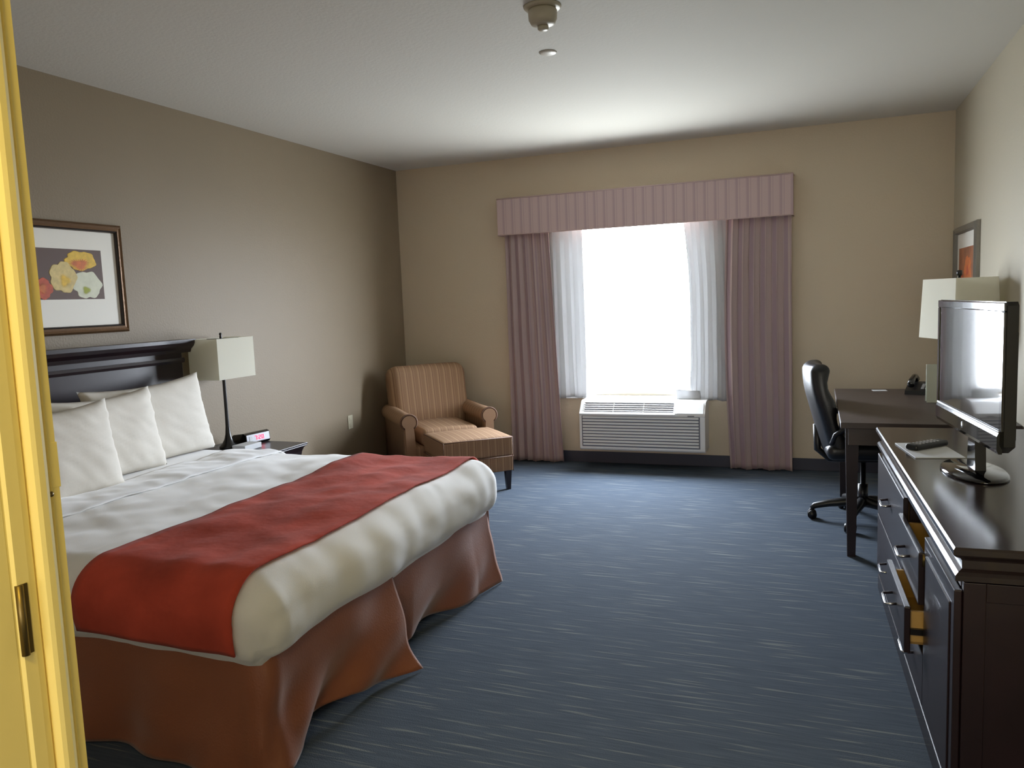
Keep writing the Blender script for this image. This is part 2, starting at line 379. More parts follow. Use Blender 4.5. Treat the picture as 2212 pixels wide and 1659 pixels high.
drape('curtain_liner', -1.03, -.66, -1.00, -.64, 6.722, .575, 2.10, 5, .015, 'liner_cloth', 'pale grey curtain liner right of the window glass, its lower hem flipped over', 'curtain', 'grey curtain liners', 11, mid=(.035, 0))
# flipped hem is part of the right liner
hl = M(); vs, fs, uv = grid(lambda a, c: (-1.105 + .20 * a + .004 * math.sin(c * 5), 6.700 + .006 * math.sin(a * 7), .585 + .085 * c * (1 - .15 * a)), 12, 6, lambda a, c: (a, c)); hl.add(vs, fs, uv, True)
rl = [o for o in C.objects if o.name.startswith('curtain_liner')][-1]
ho = hl.build('folded_hem', 'liner_cloth', rl); ho.modifiers.new('s', 'SOLIDIFY').thickness = .003

# ---------------------------------------------------------------- wall air conditioner
t = thing('air_conditioner', 'white through-wall air conditioner with louvred front under the window', 'air conditioner', (-1.37, 6.62, .165))
def loc(o_, t_=None):
    if t_ is not None: return o_   # child of a part: already in place
    t_ = o_.parent; o_.matrix_parent_inverse = Matrix.Translation(t_.location).inverted() if not t_.rotation_euler.z else (Matrix.Translation(t_.location) @ t_.rotation_euler.to_matrix().to_4x4()).inverted(); return o_
AX0, AX1, AY = -1.91, -.845, 6.50
pr = [(D - .001, .165), (AY + .012, .165), (AY, .178), (AY, .465), (AY - .004, .470), (AY + .004, .49), (AY + .075, .575), (AY + .10, .585), (D - .001, .585)]
loc(M().prism(pr, AX0, AX1, 0).build('cabinet', 'ptac_white', t))
# front louvres
lv = M()
for k in range(10):
    z = .205 + k * .0262; lv.prism([(AY - .001, z), (AY - .009, z + .004), (AY - .009, z + .013), (AY - .001, z + .018)], AX0 + .03, AX1 - .05, 0)
loc(lv.build('intake_louvre', 'ptac_white', t))
bk = bx((AX0 + .02, AY - .0015, .195), (AX1 - .04, AY + .001, .462)); loc(bk.build('intake_backing', 'ptac_dark', t))
# sloped discharge grille
sl = Matrix.Translation((0, AY + .004, .49)) @ Matrix.Rotation(math.atan2(.085, .071), 4, 'X')
ob = loc(M().box((AX0 + .035, .004, .0), (-1.105, .103, .0025), T=sl).build('discharge_recess', 'ptac_dark', t))
sg = M()
for k in range(5): sg.box((AX0 + .035, .012 + k * .021, .0), (-1.105, .020 + k * .021, .008), .001, T=sl)
for k in range(4): sg.box((AX0 + .035 + k * .258, .004, .0), (AX0 + .043 + k * .258, .103, .006), T=sl)
loc(sg.build('discharge_slats', 'ptac_white', t))
loc(M().box((AX0 + .002, -.022, -.001), (-1.085, .002, .010), .003, T=sl).build('front_lip', 'ptac_white', t))
cp = M().box((-1.075, -.004, .0), (AX1 - .012, .10, .006), .002, T=sl)
cpo = loc(cp.build('control_lid', 'ptac_white', t))
lt = M().box((-.985, AY - .006, .466), (-.93, AY, .474), .002); lto = lt.build('latch', 'ptac_dark', t); loc(lto)

# ---------------------------------------------------------------- ceiling fittings
t = thing('smoke_detector', 'round white smoke detector with a stepped body on the ceiling', 'smoke detector', (-1.11, 3.40, H - .001))
M().lathe([(.0, -.012), (.074, -.012), (.082, -.004), (.083, 0), (0, 0)], 40).build('mounting_plate', 'detector_plastic', t)
M().lathe([(0, -.082), (.030, -.082), (.052, -.074), (.062, -.055), (.064, -.020), (.058, -.012), (0, -.012)], 40).build('body', 'detector_plastic', t)
M().lathe([(0, -.100), (.018, -.100), (.024, -.094), (.024, -.082), (0, -.082)], 28).build('sensor_cap', 'detector_plastic', t)
t = M().lathe([(0, -.008), (.036, -.008), (.045, -.004), (.046, 0), (0, 0)], 40); so = t.build('sprinkler_cover', 'white_plastic'); so.location = (-1.29, 4.02, H - .0005)
tag(so, 'small flat round sprinkler cover plate on the ceiling behind the smoke detector', 'sprinkler')

# ---------------------------------------------------------------- outlet
t = thing('wall_outlet', 'pale wall outlet plate on the dark wall left of the armchair', 'outlet', (L, 5.722, .494))
M().box((0, -.036, -.058), (.006, .036, .058), .002).build('cover_plate', 'outlet_plastic', t)
for s in (-1, 1): M().box((.004, -.017, s * .026 - .014), (.0085, .017, s * .026 + .014), .003).build('socket', 'outlet_plastic', t)

# ---------------------------------------------------------------- pictures
def frame_mesh(w, h, wd, dp, ax=0):
    """ring frame in local (y,z), facing +x"""
    mm = M(); pf = [(0, 0), (dp * .6, 0), (dp, wd * .25), (dp * .8, wd * .5), (dp * .9, wd * .75), (dp * .35, wd), (0, wd)]
    cor = [(-w / 2, -h / 2, 1, 1), (w / 2, -h / 2, -1, 1), (w / 2, h / 2, -1, -1), (-w / 2, h / 2, 1, -1)]
    vs = [(px, cy + sy * q, cz + sz * q) for (cy, cz, sy, sz) in cor for (px, q) in pf]; k = len(pf)
    fs = [[i * k + a, i * k + (a + 1) % k, ((i + 1) % 4) * k + (a + 1) % k, ((i + 1) % 4) * k + a] for i in range(4) for a in range(k)]
    return mm.add(vs, fs)
def flower(mm, cy, cz, rx, rz, mi, petals, x, seed, ctr=None):
    random.seed(seed); nn = 48; mm.cur = mi; ph = random.uniform(0, 6)
    def ring(k, sx_, rag=0):
        out = []
        for i in range(nn):
            a = 2 * PI * i / nn; m_ = .88 + .17 * abs(math.sin(petals * a / 2 + ph)) + .03 * math.sin(11 * a + ph)
            if rag: m_ = 1 + rag * (i % 2 * 2 - 1) + .15 * math.sin(3 * a + ph)
            out.append((x + sx_, cy + rx * k * math.cos(a) * m_, cz + rz * k * math.sin(a) * m_))
        return out
    vs = ring(1, 0) + ring(.97, .0012) + [(x + .0014, cy, cz)]
    fs = [[i, (i + 1) % nn, nn + (i + 1) % nn, nn + i] for i in range(nn)] + [[nn + i, nn + (i + 1) % nn, 2 * nn] for i in range(nn)]
    mm.add(vs, fs)
    if ctr:
        mi2, k, oy, oz = ctr; mm.cur = mi2; cy += oy; cz += oz
        vs = ring(k * .85, .0018, .28) + [(x + .0022, cy, cz)]; mm.add(vs, [[i, (i + 1) % nn, nn] for i in range(nn)])
PY0, PY1, PZ0, PZ1 = 2.64, 3.465, 1.385, 1.985
t = thing('framed_picture', 'framed print of yellow and orange poppies above the headboard', 'picture', (L, (PY0 + PY1) / 2, (PZ0 + PZ1) / 2))
PW, PH = PY1 - PY0, PZ1 - PZ0
frame_mesh(PW, PH, .045, .03).build('frame', 'frame_gold', t)
fi = M()
vs = frame_mesh(PW - .062, PH - .062, .014, .026); vs.build('inner_frame', 'frame_dark', t)
M().box((.004, -PW / 2 + .03, -PH / 2 + .03), (.009, PW / 2 - .03, PH / 2 - .03)).build('mat_board', 'mat_board', t)
iy0, iy1, iz0, iz1 = -.28, .27, -.112, .155
pr_ = M().box((.009, iy0, iz0), (.0098, iy1, iz1))
flower(pr_, .135, .095, .098, .052, 1, 5, .0100, 2, (2, .62, -.008, -.020))
flower(pr_, .165, -.035, .092, .074, 4, 6, .0100, 4, (5, .30, -.01, -.028))
flower(pr_, .02, .005, .082, .082, 3, 5, .0104, 3, (1, .42, .008, -.018))
flower(pr_, -.11, -.055, .062, .055, 6, 5, .0102, 6, (2, .5, 0, 0))
flower(pr_, -.20, .06, .07, .05, 1, 5, .0102, 9, (2, .5, 0, 0))
pr_.build('print', ['print_brown', 'petal_yellow', 'petal_orange', 'petal_cream', 'petal_white', 'petal_green', 'petal_red'], t)

t = thing('framed_picture', 'silver framed picture on the right wall above the desk lamp', 'picture', (R, 6.125, 1.535), PI)
PW, PH = .83, .66
frame_mesh(PW, PH, .05, .035).build('frame', 'frame_silver', t)
M().box((.004, -PW / 2 + .03, -PH / 2 + .03), (.009, PW / 2 - .03, PH / 2 - .03)).build('mat_board', 'mat_board', t)
q = M().box((.009, -.30, -.20), (.0098, .30, .18)); flower(q, .05, .02, .13, .10, 1, 5, .0100, 12, (2, .4, 0, 0)); flower(q, -.17, -.08, .09, .08, 2, 5, .0102, 13)
q.build('print', ['print_rust', 'petal_orange', 'petal_red'], t)

# ---------------------------------------------------------------- bed
BY0, BY1, BX0, BX1 = 1.865, 3.765, -3.62, -1.575
BT = .65
t = thing('bed', 'king bed with black panel headboard and copper brown bed skirt', 'bed', (-2.6, 2.81, 0))
hb = M(); hb.box((-3.70, 1.83, .25), (-3.655, 3.80, 1.25), .006)
hb.prism([(-3.705, 1.235), (-3.64, 1.235), (-3.632, 1.255), (-3.61, 1.275), (-3.60, 1.295), (-3.60, 1.315), (-3.715, 1.315), (-3.715, 1.235)], 1.77, 3.87, 1)
loc(hb.build('headboard', 'dark_wood', t))
hm = M(); hm.prism([(-3.657, 1.175), (-3.640, 1.175), (-3.634, 1.19), (-3.640, 1.205), (-3.657, 1.205)], 1.83, 3.80, 1)
loc(hm.build('headboard_moulding', 'dark_wood', t))
for y in (1.90, 3.74): loc(bx((-3.71, y - .05, 0), (-3.64, y + .05, .26), .004).build('headboard_leg', 'dark_wood', t))
loc(soft('box_spring', 'sheet_cloth', t, (BX0 + .02, BY0 + .05, .10), (BX1 - .17, BY1 - .12, .34), .02, (6, 6, 2)))
loc(soft('mattress', 'sheet_cloth', t, (BX0 + .02, BY0 + .035, .34), (BX1 - .03, BY1 - .035, BT - .02), .05, (8, 8, 3)))
def bdisp(p, nr):
    q = Vector(p); d = .016 * N(q * 2.1 + Vector((3, 1, 0))) + .007 * N(q * 5.5)
    wz = max(0, nr.z) ** 2
    d += wz * (.011 * N(Vector((q.x * 9, q.y * 2.2, 0))) + .004 * abs(N(Vector((q.x * 4 + q.y * 7, q.y * 3, 4)))))
    d += (1 - wz) * .010 * N(Vector((q.x * 3 + q.y * 3, q.z * 1.4, 5))) + .004 * N(Vector((q.x * 9, q.y * 9, q.z * 4)))
    # gathered creases at the near foot corner
    c = math.exp(-((q.x - BX1) ** 2 + (q.y - BY0) ** 2) / .02)
    c = math.exp(-((q.x - BX1) ** 2 + (q.y - BY0) ** 2) / .035)
    cz = min(1, max(0, (BT - q.z) / .12))
    d += .020 * c * cz * (abs(N(Vector((q.x * 10 + q.z * 6, q.y * 10, q.z * 2.2 + 3)))) - .15)
    d -= .0025 * cz * max(0, N(Vector((q.x * 4, q.y * 5 + q.z * 8, 8))) - .12) * 3
    low = max(0, (.50 - q.z) / .16)
    d += .022 * math.sin(min(1, max(0, (BT - q.z) / .28)) * PI) * (1 - wz)
    d -= .010 * low
    return d
cr_ = .115
def cwarp(v):
    """hem height varies"""
    x, y, z = v
    if z < .45:
        k = (.45 - z) / .13
        g_ = math.exp(-((x - BX1) ** 2 + (y - BY0) ** 2) / .03); x += .028 * k * g_; y -= .028 * k * g_
        z = z + k * (.02 * N(Vector((x * 3.2, y * 3.2, 1))) + (.010 if x > -1.62 else -.024))
    return Vector((x, y, z))
vs, fs, uv = rbox((-3.14, BY0 - .01, .385 - .03), (BX1 + .01, BY1 + .01, BT + .005), cr_, (90, 110, 22), bdisp)
# open bottom: drop faces at the underside
keep = [f for f in fs if not all(vs[i].z < .375 for i in f)]
vs = [cwarp(v_) for v_ in vs]
# undo bottom rounding into a straight hem
cf = M().add(vs, keep, None, True); cfo = cf.build('comforter', 'comforter_cloth'); tag(cfo, 'plump white comforter spread over the king bed under the rust runner', 'comforter')
# folded top sheet band near the pillows
loc(soft('fitted_sheet', 'sheet_cloth', t, (BX0 + .01, BY0 + .02, .40), (-3.12, BY1 - .02, BT + .004), .06, (8, 30, 4), lambda p, nr: .004 * N(Vector(p) * 5)))
# runner: strip following the same soft surface across the bed
rx0, rx1 = -2.315, -1.66
ilo = Vector((-2.95 + cr_, BY0 - .01 + cr_, .355 + cr_)); ihi = Vector((BX1 + .01 - cr_, BY1 + .01 - cr_, BT + .005 - cr_))
def surf(x, s):
    """s runs from the near hem over the top to the far hem"""
    h_ = (BT + .005 - cr_) - .428; arc = cr_ * PI / 2; top = ihi.y - ilo.y; tot = 2 * h_ + 2 * arc + top; d = s * tot
    if d < h_: P = Vector((x, BY0 - .01, .428 + d)); nr = Vector((0, -1, 0))
    elif d < h_ + arc: a = (d - h_) / cr_; nr = Vector((0, -math.cos(a), math.sin(a))); P = Vector((x, ilo.y, ihi.z)) + nr * cr_
    elif d < h_ + arc + top: P = Vector((x, ilo.y + d - h_ - arc, BT + .005)); nr = Vector((0, 0, 1))
    elif d < h_ + 2 * arc + top: a = (d - h_ - arc - top) / cr_; nr = Vector((0, math.sin(a), math.cos(a))); P = Vector((x, ihi.y, ihi.z)) + nr * cr_
    else: P = Vector((x, BY1 + .01, ihi.z - (d - h_ - 2 * arc - top))); nr = Vector((0, 1, 0))
    return P + nr * (bdisp(P, nr) + .009)
def rfn(a, c):
    x = rx0 + (rx1 - rx0) * a + .012 * math.sin(c * 6) + (.02 if a > .5 else -.01) * max(0, .12 - c) * 4
    return surf(x, c)
vs, fs, uv = grid(rfn, 20, 130, lambda a, c: (a, c))
rn = M().add(vs, fs, uv, True).build('bed_runner', 'runner_suede'); tag(rn, 'rust red suede runner laid across the white comforter', 'bed runner')
rs = rn.modifiers.new('s', 'SOLIDIFY'); rs.thickness = .006; rs.offset = 1
def ffn(a, c):
    P = surf(-3.22 + .33 * a + .010 * N(Vector((a, c * 14, 3))), .02 + .96 * c)
    return P + Vector((0, 0, .002 + .006 * math.sin(a * PI) + .005 * N(Vector((a * 3, c * 30, 1)))))
vs, fs, uv = grid(ffn, 16, 120, lambda a, c: (a, c))
fsh = M().add(vs, fs, uv, True).build('folded_sheet', 'sheet_cloth'); tag(fsh, 'white top sheet folded back in a band below the pillows', 'sheet')
q_ = fsh.modifiers.new('s', 'SOLIDIFY'); q_.thickness = .008; q_.offset = -1
# bed skirt panels
def panel(p0, p1, out, z1, flare, seed, nf=5, name='skirt_panel', endflare=(0, 0), amp=.018, tuck=None):
    """cloth panel from p0 to p1 (plan), hanging from z1 to floor; out = outward unit"""
    p0 = Vector(p0); p1 = Vector(p1); out = Vector(out); ln = (p1 - p0).length
    def f(a, c):
        b_ = p0.lerp(p1, a)
        k = .5 * (math.sin(a * nf * 2 * PI + seed) + .6 * math.sin(a * nf * 3.7 + seed * 2 + c * 2.0))
        d = flare * c + amp * (.12 + c ** 1.2) * k + .022 * c * N(Vector((a * ln * 4 + c * 1.5, c * 3, seed)))
        d += (endflare[0] * max(0, 1 - a * 5) + endflare[1] * max(0, (a - .8) * 5)) * c ** 1.5
        if tuck: d -= tuck[1] * c ** 2 * math.exp(-((a - tuck[0]) / tuck[2]) ** 2)
        z = z1 * (1 - c) + .006
        if tuck: z += tuck[3] * c ** 3 * math.exp(-((a - tuck[0]) / tuck[2]) ** 2)
        return (b_.x + out.x * d, b_.y + out.y * d, z)
    vs, fs, uv = grid(f, int(ln * 50) + 12, 26); o_ = loc(M().add(vs, fs, None, True).build(name, 'skirt_satin', t)); o_.modifiers.new('s', 'SOLIDIFY').thickness = .003
    return o_
FX = BX1 - .03
panel((-3.60, BY0 + .045), (-2.62, BY0 + .045), (0, -1), .415, .02, 1, 4)
def cpath(d):
    # near side running to the foot, then round the corner along the foot
    l1 = FX - .06 + 2.66; arc = .06 * PI / 2
    if d < l1: return Vector((-2.66 + d, BY0 + .04)), Vector((0, -1))
    if d < l1 + arc:
        t_ = (d - l1) / .06; nv = Vector((math.sin(t_), -math.cos(t_))); return Vector((FX - .06, BY0 + .10)) + nv * .06, nv
    return Vector((FX, BY0 + .10 + d - l1 - arc)), Vector((1, 0))
def corner_panel():
    tot = (FX - .06 + 2.66) + .06 * PI / 2 + (2.70 - BY0 - .10)
    cd_ = FX - .06 + 2.66 + .05
    def f(a, c):
        d = a * tot; b_, nv = cpath(d); x = d - cd_
        k = .016 * math.sin(d * 9 + 1) * (.2 + c) + .012 * c * math.sin(d * 21 + 2 * c)
        k += .03 * c + .035 * c * math.exp(-(x / .07) ** 2) + .02 * c * N(Vector((d * 4, c * 3, 2)))
        if x > 0:
            e = x / (tot - cd_); k += .095 * c ** 1.4 * max(0, e - .55) / .45 - .085 * c ** 1.8 * math.exp(-((e - .45) / .26) ** 2)
            k += .022 * c * math.sin(12 * e + 7 * c)
        z = .415 * (1 - c) + .006 + (.05 * c ** 3 * math.exp(-((x / (tot - cd_) - .5) / .25) ** 2) if x > 0 else 0)
        return (b_.x + nv.x * k, b_.y + nv.y * k, z)
    vs, fs, uv = grid(f, 150, 30); o_ = loc(M().add(vs, fs, None, True).build('skirt_panel', 'skirt_satin', t)); o_.modifiers.new('s', 'SOLIDIFY').thickness = .003
corner_panel()
panel((FX - .008, 2.65), (FX - .008, BY1 - .05), (1, 0), .415, .03, 5.2, 2.0, endflare=(-.05, .05), amp=.035, tuck=(.30, .10, .25, .05))
panel((-3.60, BY1 - .045), (FX, BY1 - .045), (0, 1), .415, .02, 4.4, 7)

def pillow(name, cx, cy, cz, w_, h_, th, rz, tilt, label, seed, roll=0):
    nu, nv = 40, 30
    T = Matrix.Translation((cx, cy, cz)) @ Matrix.Rotation(rz, 4, 'Z') @ Matrix.Rotation(tilt, 4, 'Y') @ Matrix.Rotation(roll, 4, 'X')
    mm = M()
    for side in (1, -1):
        def f(a, c):
            u, v_ = 2 * a - 1, 2 * c - 1
            e = (1 - abs(u) ** 2.6) * (1 - abs(v_) ** 2.6); hh = th / 2 * max(0, e) ** .42
            px = w_ / 2 * u * (1 - .075 * (1 - v_ * v_)); pz = h_ / 2 * v_ * (1 - .07 * (1 - u * u))
            pz -= .018 * (1 - u * u) * (v_ > 0) * v_
            wr = .006 * N(Vector((u * 2.2 + seed, v_ * 2.2, side))) + .010 * abs(u) ** 3 * N(Vector((u * 3, v_ * 7, seed))) + .006 * N(Vector(((u + v_) * 5, (u - v_) * 1.5, seed)))
            return (side * (hh + (wr if e > .02 else 0)), px, pz)
        vs, fs, _ = grid(f, nu, nv); mm.add(vs, fs, None, True, T)
    o_ = mm.build(name, 'pillow_cloth'); bmm = bmesh.new(); bmm.from_mesh(o_.data); bmesh.ops.remove_doubles(bmm, verts=bmm.verts[:], dist=.0008); bmesh.ops.recalc_face_normals(bmm, faces=bmm.faces[:]); bmm.to_mesh(o_.data); bmm.free()
    return tag(o_, label, 'pillow', 'white bed pillows')
PT = -.20
pillow('pillow', -3.235, 2.53, .855, .70, .45, .17, 0, PT, 'white pillow in front, nearest the door frame', 1)
pillow('pillow', -3.365, 2.95, .868, .68, .45, .16, .03, PT, 'white pillow in the middle, half hidden by the front pillow', 2)
pillow('pillow', -3.47, 3.345, .878, .82, .47, .16, -.04, PT, 'white pillow leaning on the headboard, nearest the bedside lamp', 3, roll=.03)

# ---------------------------------------------------------------- nightstand & things on it
NZ = .60
t = thing('nightstand', 'dark wood nightstand with overhanging top beside the bed', 'nightstand', (-3.42, 4.06, 0))
tp = M(); tp.box((-3.712, 3.84, NZ - .012), (-3.125, 4.285, NZ), .002); tp.box((-3.712, 3.843, NZ - .02), (-3.128, 4.282, NZ - .013), .002)
tp.prism([(-3.128, NZ - .021), (-3.14, NZ - .03), (-3.155, NZ - .055), (-3.162, NZ - .08), (-3.705, NZ - .08), (-3.705, NZ - .021)], 3.86, 4.262, 1)
loc(tp.build('top', 'dark_wood', t))
loc(bx((-3.708, 3.87, .06), (-3.17, 4.25, NZ - .08), .004).build('body', 'dark_wood', t))
dw = loc(bx((-3.172, 3.89, .30), (-3.155, 4.23, .49), .003).build('drawer', 'dark_wood', t)); 
hn = M().tube([(-3.155, 4.01, .40), (-3.135, 4.01, .40), (-3.135, 4.12, .40), (-3.155, 4.12, .40)], .005, 8).build('handle', 'chrome', dw); loc(hn, t)
for (x, y) in ((-3.69, 3.89), (-3.19, 3.89), (-3.69, 4.23), (-3.19, 4.23)): loc(bx((x - .015, y - .015, 0), (x + .015, y + .015, .065), .002).build('foot', 'dark_wood', t))

t = thing('table_lamp', 'slim black bedside lamp with a boxy off-white shade on the nightstand', 'lamp', (-3.545, 4.025, NZ))
M().lathe([(0, 0), (.058, 0), (.060, .004), (.058, .012), (.040, .030), (.026, .055), (.017, .09), (.0125, .14), (.011, .22), (.0105, .44), (.011, .46), (0, .46)], 24).build('base', 'black_metal', t)
def shade(wx, wy, wx2, wy2, z0, z1, parent, m_='linen_shade'):
    mm = M(); th = .003
    def ringv(a, b_, z): return [(-a, -b_, z), (a, -b_, z), (a, b_, z), (-a, b_, z)]
    vs = ringv(wx2, wy2, z0) + ringv(wx, wy, z1) + ringv(wx - th, wy - th, z1) + ringv(wx2 - th, wy2 - th, z0)
    fs = [[r * 4 + i, r * 4 + (i + 1) % 4, ((r + 1) % 4) * 4 + (i + 1) % 4, ((r + 1) % 4) * 4 + i] for r in range(4) for i in range(4)]
    return mm.add(vs, fs).build('shade', m_, parent)
shade(.115, .168, .115, .168, .455, .710, t)
M().lathe([(0, .45), (.008, .45), (.008, .72), (.006, .725), (.009, .732), (.007, .742), (0, .744)], 16).build('finial_rod', 'black_metal', t)
sf = M()
for a in ((-.113, 0), (.113, 0), (0, -.166), (0, .166)): sf.tube([(0, 0, .705), (a[0], a[1], .705)], .002, 6)
sf.build('shade_spider', 'black_metal', t)

t = thing('alarm_clock', 'black alarm clock with red digits on the nightstand', 'clock', (-3.50, 4.20, NZ + .0), -.12)
bd = M(); bd.prism([(-.075, .0), (.045, .0), (.055, .012), (.048, .070), (.03, .078), (-.06, .066), (-.078, .05)], -.105, .105, 1); bd.build('body', 'black_gloss', t)
Tf = Matrix.Translation((.0525, 0, .041)) @ Matrix.Rotation(-.12, 4, 'Y')
M().box((-.001, -.100, -.026), (.003, .100, .026), .002, T=Tf).build('face_panel', 'silver_plastic', t)
M().box((.003, -.078, -.016), (.0045, -.050, .014), .001, T=Tf).build('side_button', 'paper_white', t)
dg = M(); SEG = {'7': 'abc', '2': 'abged', '0': 'abcdef', '1': 'bc'}
def digit(ch, y0):
    w2, h2 = .018, .028; s = .0045
    pos = {'a': (y0, y0 + w2, h2 / 2 - s, h2 / 2), 'g': (y0, y0 + w2, -s / 2, s / 2), 'd': (y0, y0 + w2, -h2 / 2, -h2 / 2 + s),
           'f': (y0, y0 + s, 0, h2 / 2), 'b': (y0 + w2 - s, y0 + w2, 0, h2 / 2), 'e': (y0, y0 + s, -h2 / 2, 0), 'c': (y0 + w2 - s, y0 + w2, -h2 / 2, 0)}
    for c_ in SEG[ch]:
        a, b_, z0, z1 = pos[c_]; dg.box((.0032, a, z0), (.0046, b_, z1), T=Tf)
digit('7', -.030); digit('2', .004); digit('0', .030); dg.box((.0032, -.006, .004), (.0046, -.002, .008), T=Tf); dg.box((.0032, -.006, -.008), (.0046, -.002, -.004), T=Tf)
dg.build('digits', 'red_led', t)

t = M().box((-3.43, 3.92, NZ), (-3.33, 4.08, NZ + .035), .003); bo = t.build('notepad', 'paper_white'); tag(bo, 'pale notepad on the nightstand between lamp and alarm clock', 'notepad')
bo.modifiers.new('b', 'BEVEL').width = .001

# ---------------------------------------------------------------- armchair & ottoman
AF = -PI / 4 - .03
t = thing('armchair', 'striped tan rolled-arm armchair in the corner by the window', 'armchair', (-3.075, 6.10, 0), AF)
uvx = lambda v_: (v_[1] * 1.0, v_[2] + v_[0])
uvy = lambda v_: (v_[0] + v_[2] * .3, v_[1])
wob = lambda s: (lambda p, nr: .004 * N(Vector(p) * 7 + Vector((s, 0, 0))))
soft('seat_frame', 'chair_stripe', t, (-.36, -.31, .10), (.345, .31, .31), .02, (8, 8, 4), uvax=uvx)
soft('seat_cushion', 'chair_stripe', t, (-.30, -.245, .30), (.375, .245, .445), .045, (10, 10, 4), disp=lambda p, nr: .018 * max(0, nr.z) * math.cos(p[0] * 3) * math.cos(p[1] * 5) + wob(1)(p, nr), uvax=uvx)
def backw(p, nr):
    return .02 * max(0, nr.x) + wob(2)(p, nr)
vs, fs, uv = rbox((-.12, -.355, -.30), (.10, .355, .37), .095, (6, 12, 12), backw, uvx)
v2 = []
for v_ in vs:
    k = max(0, v_.z) / .37; y = v_.y * (1 - .07 * max(0, -v_.z) / .3 + .02 * k); v2.append(Vector((v_.x - .035 * k, y, v_.z)))
Tb = Matrix.Translation((-.275, 0, .565)) @ Matrix.Rotation(-.12, 4, 'Y')
M().add(v2, fs, uv, True, Tb).build('backrest', 'chair_stripe', t)
for s in (-1, 1):
    y = s * .335
    a = M(); pf = []
    for k in range(15):
        ang = -PI * .30 + (PI * 1.60) * k / 14; pf.append((y + s * .015 + .070 * math.cos(ang), .518 + .066 * math.sin(ang)))
    pf += [(y - .055, .10), (y + .055, .10)] if pf[-1][0] < y else [(y - .055, .10), (y + .055, .10)]
    n_ = len(pf); xs = [-.34 + .68 * i / 10 for i in range(11)]; vs = []; uv = []
    for x in xs:
        dz = .03 * max(0, .1 - x) * 1.0
        for (py, pz) in pf: vs.append((x, py, pz + dz * (pz > .3))); uv.append((x * 1.0 + .5, pz + py))
    fs = [[i * n_ + k, i * n_ + (k + 1) % n_, (i + 1) * n_ + (k + 1) % n_, (i + 1) * n_ + k] for i in range(10) for k in range(n_)] + [list(range(n_)), list(range(10 * n_, 11 * n_))]
    a.add(vs, fs, uv, True); ao = a.build('arm', 'chair_stripe', t)
    for pgn in ao.data.polygons:
        if len(pgn.vertices) > 4: pgn.use_smooth = False
    # scroll front with piping
    fr_ = M(); pf2 = [(y + s * .015 + (p_[0] - y - s * .015) * .86, .518 + (p_[1] - .518) * .86) for p_ in pf[:15]] + [(y - .045, .12), (y + .045, .12)]
    fr_.prism(pf2, .338, .354, 0, smooth=False); fo = fr_.build('arm_front', 'chair_stripe', ao)
    M().tube([(.346, p_[0], p_[1]) for p_ in pf[:15]], .0065, 8).build('arm_piping', 'chair_piping', ao)
for (x, y) in ((.30, -.28), (.30, .28), (-.32, -.28), (-.32, .28)):
    M().prism([(x - .022, y - .022), (x + .022, y - .022), (x + .022, y + .022), (x - .022, y + .022)], 0, .11, 2).build('leg', 'dark_wood', t)

OW = .285
t = thing('ottoman', 'striped tan ottoman on dark tapered legs pushed against the armchair', 'ottoman', (-2.60, 5.655, 0), AF)
soft('cushion', 'chair_stripe', t, (-.265, -OW, .27), (.27, OW, .425), .022, (10, 10, 4), disp=lambda p, nr: .020 * max(0, nr.z) * math.cos(p[0] * 5) * math.cos(p[1] * 5), uvax=uvx)
soft('frame', 'chair_stripe', t, (-.262, -OW + .003, .15), (.267, OW - .003, .272), .012, (6, 6, 2), uvax=uvx)
pp = M()
for z in (.268, .418):
    r = OW - .004 if z > .4 else OW
    pp.tube([(-.262, -r, z), (.266, -r, z), (.266, r, z), (-.262, r, z), (-.262, -r, z)], .005, 8)
for y in (-1, 1): pp.tube([(.268, y * (OW - .004), .15), (.268, y * (OW - .004), .42)], .004, 6)
pp.build('piping', 'chair_piping', t)
for (x, y) in ((.24, -.245), (.24, .245), (-.24, -.245), (-.24, .245)):
    sx_, sy_ = (1 if x > 0 else -1), (1 if y > 0 else -1); lg = M(); vs = []
    for (z, w2, off) in ((0, .015, .012), (.155, .024, 0)):
        for (a, b_) in ((-1, -1), (1, -1), (1, 1), (-1, 1)): vs.append((x + a * w2 + sx_ * 0, y + b_ * w2, z))
    lg.add(vs, [[0, 1, 2, 3], [4, 5, 6, 7], [0, 1, 5, 4], [1, 2, 6, 5], [2, 3, 7, 6], [3, 0, 4, 7]]); lg.build('leg', 'dark_wood', t)

# ---------------------------------------------------------------- desk & things on it
t = thing('desk', 'dark wood writing desk on square legs against the right wall', 'desk', (.54, 5.26, 0))
loc(bx((.125, 4.49, .728), (.955, 6.03, .76), .003).build('desktop', 'desk_wood', t))
ap = M(); ap.box((.165, 4.54, .63), (.94, 4.56, .727), .002); ap.box((.165, 5.96, .63), (.94, 5.98, .727), .002); ap.box((.165, 4.57, .66), (.185, 5.95, .727), .002); loc(ap.build('apron', 'desk_wood', t))
for (x, y) in ((.185, 4.60), (.185, 5.94), (.91, 4.60), (.91, 5.94)):
    lg = M(); vs = []
    for z, w2 in ((0, .021), (.727, .034)):
        for (a, b_) in ((-1, -1), (1, -1), (1, 1), (-1, 1)): vs.append((x + a * w2, y + b_ * w2, z))
    lg.add(vs, [[0, 1, 2, 3], [4, 5, 6, 7], [0, 1, 5, 4], [1, 2, 6, 5], [2, 3, 7, 6], [3, 0, 4, 7]]); loc(lg.build('leg', 'dark_wood', t))
c_ = M().box((-.045, -.035, 0), (.045, .035, .002)).build('note_card', 'paper_white'); c_.location = (.41, 5.92, .7605); c_.rotation_euler.z = .1; tag(c_, 'small white note card lying on the desk before the telephone', 'card')
